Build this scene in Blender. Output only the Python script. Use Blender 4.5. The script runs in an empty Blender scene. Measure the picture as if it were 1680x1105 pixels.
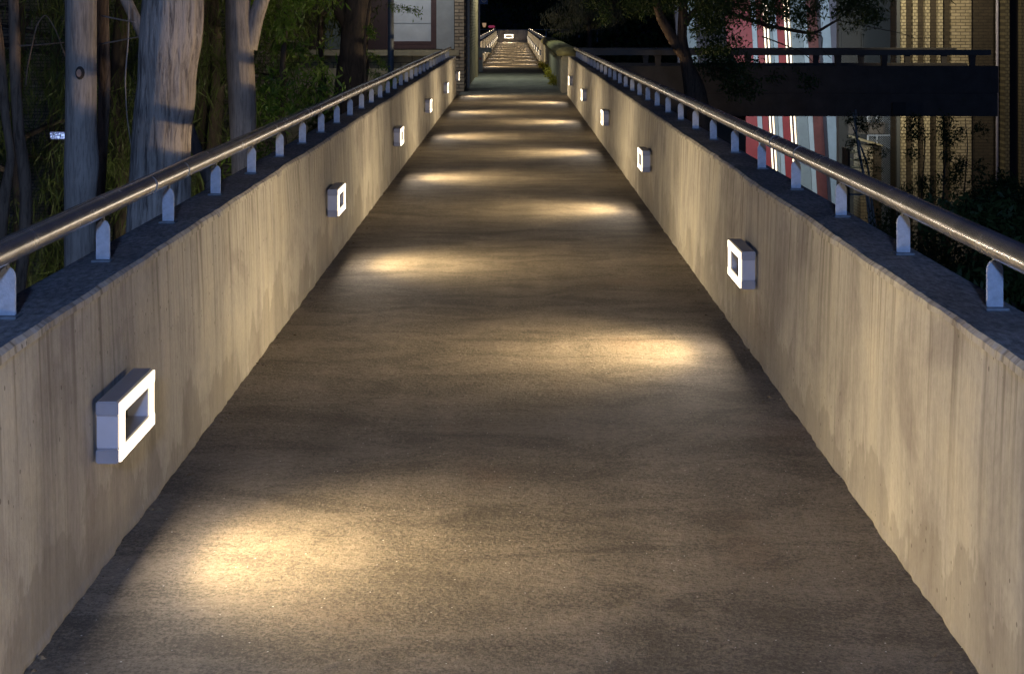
import bpy, bmesh, math, random
import numpy as np
from mathutils import Vector, noise

# ---------------------------------------------------------------- camera, sky, light, exposure
sc = bpy.context.scene
COL = sc.collection
F = 2500.0; CX = 842.0; CY = 32.0; EYE = 1.6      # focal length in photo pixels, vanishing point, eye height
cam_d = bpy.data.cameras.new('camera')
cam = bpy.data.objects.new('camera', cam_d); COL.objects.link(cam)
cam.location = (0, 0, EYE); cam.rotation_euler = (math.radians(90), 0, 0)
cam_d.sensor_width = 36.0; cam_d.lens = 36.0*F/1680
cam_d.shift_x = -(CX-840)/1680; cam_d.shift_y = -(552.5-CY)/1680   # shift lens, camera level
cam_d.clip_start = 0.1; cam_d.clip_end = 2000
sc.camera = cam
W = bpy.data.worlds.new('World'); sc.world = W; W.use_nodes = True
wn = W.node_tree; bg = wn.nodes['Background']
sky = wn.nodes.new('ShaderNodeTexSky'); sky.sky_type = 'NISHITA'; sky.sun_disc = False
sky.sun_elevation = math.radians(-1.5); sky.sun_rotation = math.radians(200)
sky.ozone_density = 4.0; sky.air_density = 1.0; sky.dust_density = 0.3
wn.links.new(sky.outputs[0], bg.inputs[0]); bg.inputs[1].default_value = 0.10
sd = bpy.data.lights.new('dusk_glow', 'SUN'); sd.energy = 0.12; sd.angle = math.radians(30); sd.color = (0.24, 0.44, 1.0)
so = bpy.data.objects.new('dusk_glow', sd); COL.objects.link(so)
so.rotation_euler = Vector((0.05, -1.0, 0.46)).to_track_quat('Z', 'Y').to_euler(); so.location = (-3, -8, 8)
sc.view_settings.view_transform = 'Standard'; sc.view_settings.look = 'None'
sc.view_settings.exposure = 0.0; sc.view_settings.gamma = 1.0
sc.cycles.use_denoising = True
sc.cycles.max_bounces = 6; sc.cycles.diffuse_bounces = 4; sc.cycles.glossy_bounces = 3
sc.cycles.sample_clamp_indirect = 6.0
sc.cycles.use_light_tree = True
LAMP = 135.0
WARM = (1.0, 0.79, 0.52)

def PX(px, d): return (px-CX)*d/F
def PZ(py, d): return EYE-(py-CY)*d/F

# ---------------------------------------------------------------- materials
def newmat(name):
    m = bpy.data.materials.new(name); m.use_nodes = True
    nt = m.node_tree; b = nt.nodes['Principled BSDF']
    return m, nt, b
def N(nt, t, **kw):
    n = nt.nodes.new(t)
    for k, v in kw.items():
        if k in n.inputs: n.inputs[k].default_value = v
        else: setattr(n, k, v)
    return n
def L(nt, a, b): nt.links.new(a, b)
def coords(nt, scale=(1, 1, 1), loc=(0, 0, 0), src='Object'):
    tc = N(nt, 'ShaderNodeTexCoord'); mp = N(nt, 'ShaderNodeMapping')
    mp.inputs['Scale'].default_value = scale; mp.inputs['Location'].default_value = loc
    L(nt, tc.outputs[src], mp.inputs['Vector']); return mp.outputs['Vector']
def nz(nt, scale, detail=4, rough=.6, vec=None, dist=0):
    n = N(nt, 'ShaderNodeTexNoise'); n.inputs['Scale'].default_value = scale
    n.inputs['Detail'].default_value = detail; n.inputs['Roughness'].default_value = rough
    n.inputs['Distortion'].default_value = dist
    if vec is not None: L(nt, vec, n.inputs['Vector'])
    return n.outputs['Fac']
def ramp(nt, fac, stops):
    r = N(nt, 'ShaderNodeValToRGB'); e = r.color_ramp.elements
    while len(e) < len(stops): e.new(.5)
    for i, (p, c) in enumerate(stops):
        e[i].position = p; e[i].color = (c, c, c, 1) if not isinstance(c, tuple) else (*c, 1)
    L(nt, fac, r.inputs['Fac']); return r.outputs['Color']
def mul(nt, a, b, fac=1.0, mode='MULTIPLY'):
    m = N(nt, 'ShaderNodeMix', data_type='RGBA', blend_type=mode); m.inputs[0].default_value = fac
    for s, v in ((6, a), (7, b)):
        if isinstance(v, tuple): m.inputs[s].default_value = (*v, 1)
        else: L(nt, v, m.inputs[s])
    return m.outputs[2]
def mixf(nt, f, a, b):
    m = N(nt, 'ShaderNodeMix', data_type='RGBA'); L(nt, f, m.inputs[0])
    for s, v in ((6, a), (7, b)):
        if isinstance(v, tuple): m.inputs[s].default_value = (*v, 1)
        else: L(nt, v, m.inputs[s])
    return m.outputs[2]
def math_(nt, op, a, b=0.0, c=None):
    m = N(nt, 'ShaderNodeMath', operation=op)
    for i, v in enumerate((a, b) if c is None else (a, b, c)):
        if isinstance(v, (int, float)): m.inputs[i].default_value = v
        else: L(nt, v, m.inputs[i])
    return m.outputs[0]
def bump(nt, b, h, dist, strength=1.0, prev=None):
    n = N(nt, 'ShaderNodeBump'); n.inputs['Distance'].default_value = dist; n.inputs['Strength'].default_value = strength
    L(nt, h, n.inputs['Height'])
    if prev is not None: L(nt, prev, n.inputs['Normal'])
    L(nt, n.outputs[0], b.inputs['Normal']); return n.outputs[0]
def plain(name, col, rough=.6, metal=0.0, nscale=20, amt=.25, bd=.001):
    m, nt, b = newmat(name)
    v = coords(nt)
    c = mul(nt, col, ramp(nt, nz(nt, nscale, 5, .65, v), [(.3, 1-amt), (.7, 1.0)]))
    L(nt, c, b.inputs['Base Color']); b.inputs['Roughness'].default_value = rough; b.inputs['Metallic'].default_value = metal
    bump(nt, b, nz(nt, nscale*4, 3, .6, v), bd)
    return m
def emit(name, col, s):
    m, nt, b = newmat(name)
    b.inputs['Base Color'].default_value = (.8, .8, .8, 1)
    b.inputs['Emission Color'].default_value = (*col, 1); b.inputs['Emission Strength'].default_value = s
    return m

def make_concrete(name='board_marked_concrete', tint=(.43, .42, .395)):
    m, nt, b = newmat(name)
    tc = N(nt, 'ShaderNodeTexCoord'); sp = N(nt, 'ShaderNodeSeparateXYZ'); L(nt, tc.outputs['Object'], sp.inputs[0])
    z = sp.outputs['Z']
    big = nz(nt, 1.1, 4, .55, coords(nt))
    st = nz(nt, 1.0, 5, .68, coords(nt, (3, 7.5, .38), (3, 1, 2)), .25)
    st2 = nz(nt, 1.0, 3, .7, coords(nt, (20, 60, 1.6), (8, 3, 0)))
    fine = nz(nt, 55, 4, .7, coords(nt, (1, 1, .6)))
    c = mul(nt, tint, ramp(nt, big, [(.3, .78), (.7, 1.12)]))
    c = mul(nt, c, ramp(nt, st, [(.30, (.60, .58, .59)), (.5, (.95, .94, .93)), (.70, (1.12, 1.10, 1.05))]), .62)
    pat = nz(nt, 1.0, 6, .65, coords(nt, (1.6, 2.2, 2.0), (5, 5, 5)), .5)
    c = mul(nt, c, ramp(nt, pat, [(.34, (.74, .72, .74)), (.5, 1.0), (.66, (1.12, 1.10, 1.04))]))
    c = mul(nt, c, ramp(nt, st2, [(.3, .86), (.6, 1.04)]), .7)
    c = mul(nt, c, ramp(nt, fine, [(.3, .84), (.6, 1.05)]), .8)
    # drip stains hanging from the coping
    dr = nz(nt, 1.0, 5, .6, coords(nt, (4, 26, .22), (0, 7, 3)))
    hz = math_(nt, 'MULTIPLY', math_(nt, 'SUBTRACT', z, .25), 1.5)
    dm = math_(nt, 'MULTIPLY', ramp(nt, dr, [(.52, 0.0), (.66, 1.0)]), math_(nt, 'MAXIMUM', hz, 0.0))
    dm = math_(nt, 'MINIMUM', dm, .55)
    c = mixf(nt, dm, c, (.115, .10, .085))
    # tide mark of damp dirt along the foot, ragged
    tz = math_(nt, 'MULTIPLY_ADD', nz(nt, 1.0, 6, .62, coords(nt, (2, 2.6, 1.3), (1, 9, 0)), 0), .95, -.31) if False else None
    tn = math_(nt, 'MULTIPLY', math_(nt, 'SUBTRACT', nz(nt, 1.0, 6, .6, coords(nt, (2, 2.4, 1.2), (1, 9, 0))),  .39), 1.5)
    tide = math_(nt, 'MULTIPLY', math_(nt, 'SUBTRACT', tn, z), 14.0)
    tide = math_(nt, 'MINIMUM', math_(nt, 'MAXIMUM', tide, 0.0), .38)
    c = mixf(nt, tide, c, (.17, .155, .14))
    fr_ = math_(nt, 'FRACT', math_(nt, 'DIVIDE', math_(nt, 'ADD', sp.outputs['Y'], math_(nt, 'MULTIPLY', fine, .012)), 2.72))
    jn = math_(nt, 'MULTIPLY', math_(nt, 'LESS_THAN', fr_, .0016), .5)
    c = mixf(nt, jn, c, (.10, .09, .08))
    # bug holes
    vo = N(nt, 'ShaderNodeTexVoronoi'); vo.inputs['Scale'].default_value = 34; L(nt, coords(nt, (1, 1, .7)), vo.inputs['Vector'])
    vs = N(nt, 'ShaderNodeSeparateColor'); L(nt, vo.outputs['Color'], vs.inputs[0])
    sel = math_(nt, 'GREATER_THAN', vs.outputs[0], .62)
    rad = math_(nt, 'MULTIPLY', vs.outputs[1], .17)
    hole = math_(nt, 'MULTIPLY', sel, math_(nt, 'LESS_THAN', vo.outputs['Distance'], rad))
    c = mixf(nt, math_(nt, 'MULTIPLY', hole, .65), c, (.07, .06, .05))
    L(nt, c, b.inputs['Base Color']); b.inputs['Roughness'].default_value = .85
    b.inputs['Specular IOR Level'].default_value = .25
    h = math_(nt, 'ADD', math_(nt, 'MULTIPLY', fine, .5), math_(nt, 'MULTIPLY', st2, .5))
    p = bump(nt, b, h, .004, .7)
    p = bump(nt, b, math_(nt, 'SUBTRACT', 1.0, hole), .004, .8, p)
    bump(nt, b, st, .012, .5, p)
    return m
CONC = make_concrete()
OLDCONC = make_concrete('old_weathered_concrete', (.30, .30, .24))
def make_coping():
    m, nt, b = newmat('dirty_coping_concrete')
    v = coords(nt)
    n1 = nz(nt, 1.0, 6, .7, coords(nt, (55, 22, 22))); n2 = nz(nt, 3, 5, .6, v); n3 = nz(nt, 140, 3, .7, v)
    c = mixf(nt, ramp(nt, n1, [(.35, 0.0), (.68, 1.0)]), (.10, .105, .11), (.37, .37, .38))
    c = mul(nt, c, ramp(nt, n2, [(.3, .55), (.7, 1.15)]))
    c = mixf(nt, ramp(nt, n3, [(.66, 0.0), (.74, 1.0)]), c, (.34, .34, .34))
    L(nt, c, b.inputs['Base Color']); b.inputs['Roughness'].default_value = .8
    p = bump(nt, b, n1, .008, .9); bump(nt, b, n3, .002, .8, p)
    return m
COPING = make_coping()
def make_floor(name, base, warmth=1.0):
    m, nt, b = newmat(name)
    v = coords(nt)
    g = nz(nt, 1.0, 5, .72, coords(nt, (85, 75, 75)))
    g2 = nz(nt, 1.0, 4, .7, coords(nt, (32, 42, 40), (4, 2, 0)))
    streak = nz(nt, 1.0, 7, .66, coords(nt, (2.0, 3.6, 1), (2, 5, 0)), .8)
    long_ = nz(nt, 1.0, 4, .55, coords(nt, (5.0, .45, 1), (6, 1, 0)))
    bl = nz(nt, 1.0, 4, .55, coords(nt, (.8, .6, 1), (9, 9, 9)))
    c = mul(nt, base, ramp(nt, streak, [(.3, .86), (.52, .98), (.72, 1.12)]))
    c = mul(nt, c, ramp(nt, bl, [(.3, .80), (.7, 1.15)]))
    c = mul(nt, c, ramp(nt, long_, [(.3, .84), (.7, 1.1)]))
    # exposed dark aggregate, denser in worn patches
    patch = ramp(nt, streak, [(.35, .62), (.62, .42)])
    dk = math_(nt, 'GREATER_THAN', patch, g)
    sm = math_(nt, 'MINIMUM', math_(nt, 'MAXIMUM', math_(nt, 'MULTIPLY', math_(nt, 'SUBTRACT', patch, g), 8.0), 0.0), .62)
    c = mixf(nt, sm, c, tuple(x*.30 for x in base))
    c = mul(nt, c, ramp(nt, g2, [(.32, .66), (.60, 1.12)]))
    c = mul(nt, c, ramp(nt, nz(nt, 130, 2, .7, v), [(.3, .72), (.65, 1.15)]))
    # rusty tint spots
    rs = ramp(nt, nz(nt, 1.0, 3, .5, coords(nt, (2.2, 1.8, 1), (3, 3, 3))), [(.60, 0.0), (.72, .16)])
    c = mixf(nt, rs, c, (base[0]*1.1, base[1]*.78, base[2]*.66))
    # quartz specks, their glint put in as pale colour and low roughness
    vo = N(nt, 'ShaderNodeTexVoronoi'); vo.inputs['Scale'].default_value = 90; L(nt, v, vo.inputs['Vector'])
    vs = N(nt, 'ShaderNodeSeparateColor'); L(nt, vo.outputs['Color'], vs.inputs[0])
    gl = math_(nt, 'MULTIPLY', math_(nt, 'GREATER_THAN', vs.outputs[0], .986), math_(nt, 'LESS_THAN', vo.outputs['Distance'], .22))
    c = mixf(nt, gl, c, (.75, .75, .72))
    L(nt, c, b.inputs['Base Color'])
    r = N(nt, 'ShaderNodeMix'); L(nt, gl, r.inputs[0]); r.inputs[2].default_value = .72; r.inputs[3].default_value = .25
    L(nt, r.outputs[0], b.inputs['Roughness']); b.inputs['Specular IOR Level'].default_value = .3
    p = bump(nt, b, g, .0045, .9); p = bump(nt, b, g2, .008, .8, p); bump(nt, b, streak, .02, .4, p)
    return m
FLOOR = make_floor('worn_screed_floor', (.205, .176, .138))
FLOOR2 = make_floor('grey_green_slab', (.18, .185, .155))
def make_brick(name, c1, c2, mortar, axis='x', bw=.24, rh=.076, ms=.009):
    m, nt, b = newmat(name)
    tc = N(nt, 'ShaderNodeTexCoord'); sp = N(nt, 'ShaderNodeSeparateXYZ'); L(nt, tc.outputs['Object'], sp.inputs[0])
    cb = N(nt, 'ShaderNodeCombineXYZ'); L(nt, sp.outputs['X' if axis == 'x' else 'Y'], cb.inputs[0]); L(nt, sp.outputs['Z'], cb.inputs[1])
    br = N(nt, 'ShaderNodeTexBrick'); L(nt, cb.outputs[0], br.inputs['Vector'])
    br.inputs['Color1'].default_value = (*c1, 1); br.inputs['Color2'].default_value = (*c2, 1); br.inputs['Mortar'].default_value = (*mortar, 1)
    br.inputs['Scale'].default_value = 1; br.inputs['Mortar Size'].default_value = ms; br.inputs['Brick Width'].default_value = bw; br.inputs['Row Height'].default_value = rh
    br.inputs['Bias'].default_value = 0.0
    c = mul(nt, br.outputs['Color'], ramp(nt, nz(nt, 9, 5, .7, coords(nt)), [(.3, .7), (.7, 1.1)]))
    L(nt, c, b.inputs['Base Color']); b.inputs['Roughness'].default_value = .85
    inv = math_(nt, 'SUBTRACT', 1.0, br.outputs['Fac']); bump(nt, b, inv, .008, .9)
    return m
BRICK_L = make_brick('tan_brick', (.42, .34, .23), (.24, .18, .115), (.07, .055, .04))
BRICK_LS = make_brick('tan_brick_side', (.42, .35, .22), (.33, .27, .16), (.16, .13, .08), 'y')
BRICK_CREAM = make_brick('cream_block', (.42, .36, .22), (.38, .33, .2), (.14, .12, .07), bw=.5, rh=.16)
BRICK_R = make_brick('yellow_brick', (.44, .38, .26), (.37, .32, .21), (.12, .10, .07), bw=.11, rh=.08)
BRICK_RD = make_brick('dimmed_yellow_brick', (.15, .125, .075), (.12, .10, .06), (.05, .04, .025), bw=.11, rh=.08)  # yellow brick darkened: light falling off to the right is in the colour
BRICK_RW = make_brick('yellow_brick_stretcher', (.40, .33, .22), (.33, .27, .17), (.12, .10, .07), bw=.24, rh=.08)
BRICK_D = make_brick('brown_and_shaded_brick', (.055, .041, .026), (.042, .031, .019), (.03, .022, .015), bw=.24, rh=.08)  # brown panel brick; also carries the shade of recess and plinth side
STEEL = None
def make_steel():
    m, nt, b = newmat('brushed_rail_steel')
    v = coords(nt, (60, 3, 60)); n = nz(nt, 1.0, 4, .7, v); s = nz(nt, 9, 4, .6, coords(nt))
    c = mul(nt, (.74, .73, .72), ramp(nt, s, [(.3, .72), (.65, 1.05)]))
    L(nt, c, b.inputs['Base Color']); b.inputs['Metallic'].default_value = .88
    r = N(nt, 'ShaderNodeMapRange'); L(nt, s, r.inputs[0]); r.inputs[3].default_value = .17; r.inputs[4].default_value = .33
    L(nt, r.outputs[0], b.inputs['Roughness'])
    w = nz(nt, 1.0, 2, .5, coords(nt, (9, 5, 9))); p = bump(nt, b, n, .0003, .3); bump(nt, b, w, .0006, .3, p)
    return m
STEEL = make_steel()
GALV = plain('galvanised_bracket', (.50, .53, .58), .42, .25, 45, .35, .0008)
ZINC = plain('zinc_base_plate', (.20, .22, .24), .6, .2, 30, .4)
ALU = plain('pale_lamp_housing', (.30, .30, .33), .38, .1, 12, .15, .0003)
LENS_EDGE = emit('lamp_lens_edge', (1.0, .80, .50), 1.6)
ALU2 = plain('lamp_end_block', (.46, .46, .50), .35, .05, 12, .12, .0003)
DIFF = emit('lamp_diffuser_lit', (1.0, .84, .62), 4.5)
def make_bark(name, c1, c2, zs=.22, sc_=26, depth=.02, dist=.7):
    m, nt, b = newmat(name)
    n = nz(nt, 1.0, 6, .72, coords(nt, (sc_, sc_, sc_*zs)), dist)
    n2 = nz(nt, 2.3, 4, .6, coords(nt))
    c = mixf(nt, ramp(nt, n, [(.36, 0.0), (.52, .75), (.7, 1.0)]), c1, c2)
    c = mul(nt, c, ramp(nt, n2, [(.3, .7), (.7, 1.15)]))
    L(nt, c, b.inputs['Base Color']); b.inputs['Roughness'].default_value = .9
    f = nz(nt, 90, 3, .7, coords(nt, (1, 1, .4)))
    p = bump(nt, b, n, depth, 1.0); bump(nt, b, f, .003, .7, p)
    return m
BARK_R = make_bark('rough_grey_bark', (.16, .125, .10), (.62, .51, .41), .10, 42, .022, .35)
BARK_S = make_bark('smooth_grey_bark', (.32, .26, .21), (.60, .49, .39), .09, 60, .005, .3)
BARK_B = make_bark('brown_bark', (.13, .085, .055), (.38, .26, .17), .14, 34, .012)
BARK_M = make_bark('mid_brown_bark', (.05, .03, .02), (.17, .11, .07), .14, 30, .012)
BARK_DK = make_bark('dark_bark', (.035, .03, .022), (.11, .08, .06), .2, 14, .02)
BIRCH = make_bark('pale_sapling_bark', (.12, .11, .09), (.50, .48, .42), .5, 14, .004)
CUT = plain('cut_wood', (.62, .38, .26), .8, 0, 60, .3)
def make_leaf(name, col, col2):
    m, nt, b = newmat(name)
    g = N(nt, 'ShaderNodeNewGeometry')
    c = mixf(nt, g.outputs['Random Per Island'], col, col2)
    L(nt, c, b.inputs['Base Color']); b.inputs['Roughness'].default_value = .5
    b.inputs['Specular IOR Level'].default_value = .3
    t = N(nt, 'ShaderNodeBsdfTranslucent'); L(nt, c, t.inputs[0])
    mx = N(nt, 'ShaderNodeMixShader'); mx.inputs[0].default_value = .3
    out = nt.nodes['Material Output']; L(nt, b.outputs[0], mx.inputs[1]); L(nt, t.outputs[0], mx.inputs[2]); L(nt, mx.outputs[0], out.inputs[0])
    return m
LEAF_N = make_leaf('needle_foliage', (.07, .11, .025), (.13, .16, .05))
LEAF_G = make_leaf('broad_leaf', (.09, .17, .02), (.18, .27, .05))
LEAF_D = make_leaf('dark_leaf', (.035, .065, .015), (.07, .10, .03))
LEAF_GR = make_leaf('grey_leaf', (.08, .09, .06), (.16, .17, .11))
LEAF_Y = make_leaf('yellow_weed_leaf', (.25, .24, .03), (.40, .36, .05))

# ---------------------------------------------------------------- mesh helpers
class MB:
    def __init__(s): s.v = []; s.f = []; s.mi = []; s.cur = 0
    def add(s, vs, fs):
        o = len(s.v); s.v += [tuple(p) for p in vs]
        for f in fs: s.f.append(tuple(i+o for i in f)); s.mi.append(s.cur)
        return s
    def box(s, x0, x1, y0, y1, z0, z1, shear=0.0):
        v = [(x, y, z) for z in (z0, z1) for y in (y0, y1) for x in (x0, x1)]
        v = [(x-shear*(z-z1), y, z) for x, y, z in v]
        return s.add(v, [(0, 2, 3, 1), (4, 5, 7, 6), (0, 1, 5, 4), (2, 6, 7, 3), (0, 4, 6, 2), (1, 3, 7, 5)])
    def tube(s, pts, rads, n=12, cap=True, wob=0.0, seed=0, flute=0.0):
        pts = [Vector(p) for p in pts]; rings = []
        for i, p in enumerate(pts):
            t = (pts[min(i+1, len(pts)-1)]-pts[max(i-1, 0)]).normalized()
            a = Vector((1, 0, 0)) if abs(t.x) < .9 else Vector((0, 1, 0))
            u = (a-t*a.dot(t)).normalized(); w = t.cross(u)
            r = rads[i] if not isinstance(rads, (int, float)) else rads
            ring = []
            for k in range(n):
                th = 2*math.pi*k/n
                rr = r
                if wob:
                    q = Vector((math.cos(th)*1.1, math.sin(th)*1.1, p.z*1.3+seed*7.3))
                    rr = r*(1+wob*(noise.noise(q*1.3)+.5*noise.noise(q*3.1)) + flute*noise.noise(Vector((math.cos(th)*5, math.sin(th)*5, p.z*.9+seed))))
                ring.append(p+u*(math.cos(th)*rr)+w*(math.sin(th)*rr))
            rings.append(ring)
        vs = [q for r in rings for q in r]; fs = []
        for i in range(len(rings)-1):
            for k in range(n):
                fs.append((i*n+k, i*n+(k+1) % n, (i+1)*n+(k+1) % n, (i+1)*n+k))
        if cap: fs.append(tuple(range(n-1, -1, -1))); fs.append(tuple((len(rings)-1)*n+k for k in range(n)))
        return s.add(vs, fs)
    def build(s, name, mats, parent=None, smooth=False, bevel=0.0):
        me = bpy.data.meshes.new(name); me.from_pydata(s.v, [], s.f)
        for m in (mats if isinstance(mats, (list, tuple)) else [mats]): me.materials.append(m)
        me.polygons.foreach_set('material_index', s.mi)
        if smooth: me.polygons.foreach_set('use_smooth', [True]*len(s.f))
        bm = bmesh.new(); bm.from_mesh(me)
        if bevel: bmesh.ops.bevel(bm, geom=bm.edges[:], offset=bevel, segments=2, affect='EDGES')
        bmesh.ops.recalc_face_normals(bm, faces=bm.faces[:]); bm.to_mesh(me); bm.free()
        o = bpy.data.objects.new(name, me); COL.objects.link(o)
        if parent: o.parent = parent
        return o
def tag(o, label=None, cat=None, group=None, kind=None):
    if label: o['label'] = label
    if cat: o['category'] = cat
    if group: o['group'] = group
    if kind: o['kind'] = kind
    return o
def empty(name, label, cat, loc=(0, 0, 0), group=None, rz=0.0):
    o = bpy.data.objects.new(name, None); COL.objects.link(o); o.location = loc; o.rotation_euler.z = rz
    o.empty_display_size = .2
    return tag(o, label, cat, group)
def loc_parent(o, parent, origin):
    "children are modelled in world coordinates: keep them there under an Empty that stands elsewhere"
    o.parent = parent; o.matrix_parent_inverse.identity(); o.location = Vector(o.location)-Vector(origin); return o
def copy_tree(o, parent=None):
    c = o.copy(); COL.objects.link(c); c.parent = parent
    for ch in list(o.children): copy_tree(ch, c)
    return c
def leaves(name, parent, clumps, n, size, mat, seed=0, aspect=.35, droop=0.0, spread=.35, axis_bias=None, kind=None, curl=0):
    "one mesh of n small leaf faces scattered round clump centres (x,y,z,r)"
    rng = np.random.default_rng(seed); C = np.array(clumps, float)
    w = C[:, 3]**2; idx = rng.choice(len(C), n, p=w/w.sum())
    g = rng.normal(size=(n, 3)); g /= np.linalg.norm(g, axis=1)[:, None]
    rr = rng.random(n)**.45
    P = C[idx, :3] + g*(C[idx, 3]*rr)[:, None]
    P += rng.normal(size=(n, 3))*0.03
    d = rng.normal(size=(n, 3)); d[:, 2] -= droop*2.2
    d /= np.linalg.norm(d, axis=1)[:, None]
    u = np.cross(d, rng.normal(size=(n, 3))); u /= np.linalg.norm(u, axis=1)[:, None]
    s = size*(.55+.9*rng.random(n))[:, None]
    a = P; m = P+d*s*.5; e = P+d*s
    h = np.cross(d, u)*s*.06
    V = np.stack([a, m+u*s*aspect*.5+h, e, m-u*s*aspect*.5+h], 1).reshape(-1, 3)
    me = bpy.data.meshes.new(name); me.vertices.add(4*n); me.vertices.foreach_set('co', V.ravel())
    me.loops.add(4*n); me.loops.foreach_set('vertex_index', np.arange(4*n))
    me.polygons.add(n); me.polygons.foreach_set('loop_start', np.arange(n)*4); me.polygons.foreach_set('loop_total', np.full(n, 4))
    me.update(calc_edges=True); me.materials.append(mat)
    o = bpy.data.objects.new(name, me); COL.objects.link(o)
    if parent: o.parent = parent
    if kind: o['kind'] = kind
    return o
def clumps_in(x0, x1, y0, y1, z0, z1, k, r, seed):
    rn = random.Random(seed)
    return [(rn.uniform(x0, x1), rn.uniform(y0, y1), rn.uniform(z0, z1), r*rn.uniform(.6, 1.4)) for _ in range(k)]
def rel(parent, *objs):
    for o in objs:
        o.parent = parent; o.location = Vector(o.location)-parent.location
GROUND = -4.5

# ---------------------------------------------------------------- ground and decks (the setting)
gm = plain('dark_soil', (.055, .055, .03), .95, 0, 3, .5, .02)
rows, cols = 60, 60
mb = MB()
xs = [-400+800*i/cols for i in range(cols+1)]; ys = [-60+760*(j/rows)**2 for j in range(rows+1)]
vs = [(x, y, GROUND+.12*noise.noise(Vector((x*.13, y*.13, 0)))) for y in ys for x in xs]
fs = [(j*(cols+1)+i, j*(cols+1)+i+1, (j+1)*(cols+1)+i+1, (j+1)*(cols+1)+i) for j in range(rows) for i in range(cols)]
tag(mb.add(vs, fs).build('ground', gm, smooth=True), kind='structure')
# low dark rise added as a backdrop to block the sky
mb = MB(); vs = []; n = 90
for j in range(7):
    for i in range(n+1):
        a = math.pi*(i/n)*1.3-.15*math.pi; r = 230+j*22
        h = GROUND-.5+(j/6)**.7*(24+5*noise.noise(Vector((i*.2, j, 3))))
        vs.append((math.cos(a)*r, math.sin(a)*r, h))
fs = [(j*(n+1)+i, j*(n+1)+i+1, (j+1)*(n+1)+i+1, (j+1)*(n+1)+i) for j in range(6) for i in range(n)]
tag(mb.add(vs, fs).build('hill_backdrop', plain('dark_backdrop', (.02, .025, .015), .95, 0, .3, .5), smooth=True), kind='structure')

LX, RX = -1.197, 1.143           # inner faces of the parapets, first span
ZT = .815
Y0, Y1 = -6.0, 32.25
Y2, Y3 = 50.6, 106.5
def deck(name, x0, x1, y0, y1, mat, z=0.0, thick=.35, step=.5, wav=.002):
    nx = 14; ny = max(2, int((y1-y0)/step)); vs = []
    for j in range(ny+1):
        for i in range(nx+1):
            x = x0+(x1-x0)*i/nx; y = y0+(y1-y0)*j/ny
            vs.append((x, y, z+wav*noise.noise(Vector((x*1.5, y*1.2, 0)))))
    k = nx+1
    fs = [(j*k+i, j*k+i+1, (j+1)*k+i+1, (j+1)*k+i) for j in range(ny) for i in range(nx)]
    m = MB(); m.add(vs, fs); o = len(m.v)
    m.add([(x0, y0, z-.004), (x1, y0, z-.004), (x1, y1, z-.004), (x0, y1, z-.004), (x0, y0, z-thick), (x1, y0, z-thick), (x1, y1, z-thick), (x0, y1, z-thick)],
          [(0, 1, 5, 4), (1, 2, 6, 5), (2, 3, 7, 6), (3, 0, 4, 7), (4, 5, 6, 7)])
    return tag(m.build(name, mat, smooth=False), kind='structure')
deck('walkway', LX-.12, RX+.12, Y0, Y1, FLOOR)
deck('landing', -1.06-.1, 1.4, Y1+.003, Y2, FLOOR2, z=.0, wav=.004)
deck('far_walkway', -1.16, 1.02, Y2+.003, Y3+.2, FLOOR)

# ---------------------------------------------------------------- parapets
def parapet(name, side, xi, y0, y1, label, zt=ZT, mats=(CONC, COPING), fine=True, w=.245, zb=-.62, amp=1.0):
    ys = []; y = y0
    while y < y1-1e-6:
        ys.append(y); y += (.02 if y < 9 else .05 if y < 18 else .15) if (fine and y > 1) else .3
    ys.append(y1)
    m = MB(); rings = []
    for y in ys:
        q = y+side*50
        wv = noise.noise(Vector((q*.9, 0, 0)))*.012+noise.noise(Vector((q*3.1, 1, 0)))*.007
        ch = abs(noise.noise(Vector((q*17, 2, 0))))*.008+max(0, noise.noise(Vector((q*6.3, 5, 0)))-.25)*.03
        hz = (noise.noise(Vector((q*1.3, 9, 0)))*.012+noise.noise(Vector((q*11, 4, 0)))*.004)
        wv *= amp; ch *= amp; hz *= amp
        fn = (noise.noise(Vector((q*5, 3, 1)))+.6*noise.noise(Vector((q*19, 3, 2))))*.009*amp
        prof = [(0, zb), (fn, 0.0), (fn*.6-.002, .012+abs(fn)*.6), (.001, .035), (.004, .25), (.012+.3*wv, .55), (.021+wv, zt-.045+hz), (.021+wv, zt-.030+hz),
                (.013+wv+ch*.3, zt-.026+hz), (.014+wv+ch, zt-.008+hz*.6-ch*.4), (.027+wv+ch, zt+.002-ch*.3), (.06, zt+.001+hz*.3),
                (.13, zt+.002+.003*noise.noise(Vector((q*4, 7, 0)))), (w-.02, zt), (w, zt-.015), (w, zb)]
        rings.append([(xi+side*u, y, z) for u, z in prof])
    k = len(rings[0]); vs = [p for r in rings for p in r]; fs = []; mi = []
    for j in range(len(rings)-1):
        for i in range(k-1):
            fs.append((j*k+i, j*k+i+1, (j+1)*k+i+1, (j+1)*k+i)); mi.append(1 if 10 <= i <= 13 else 0)
        fs.append((j*k+k-1, j*k, (j+1)*k, (j+1)*k+k-1)); mi.append(0)
    fs.append(tuple(range(k))); mi.append(0); fs.append(tuple((len(rings)-1)*k+i for i in range(k))); mi.append(0)
    m.add(vs, fs); m.mi = mi
    return tag(m.build(name, list(mats)), label, 'wall')
parapet('parapet_wall', -1, LX, Y0, Y1, 'long pale concrete parapet on the left of the near walkway, streaked and chipped along its dark top')
parapet('parapet_wall', 1, RX, Y0, Y1, 'long pale concrete parapet on the right of the near walkway, with vertical streaks')
parapet('parapet_wall', -1, -1.12, Y2, Y3, 'small far concrete parapet on the left of the distant walkway, beyond the brick wall', fine=False)
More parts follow.
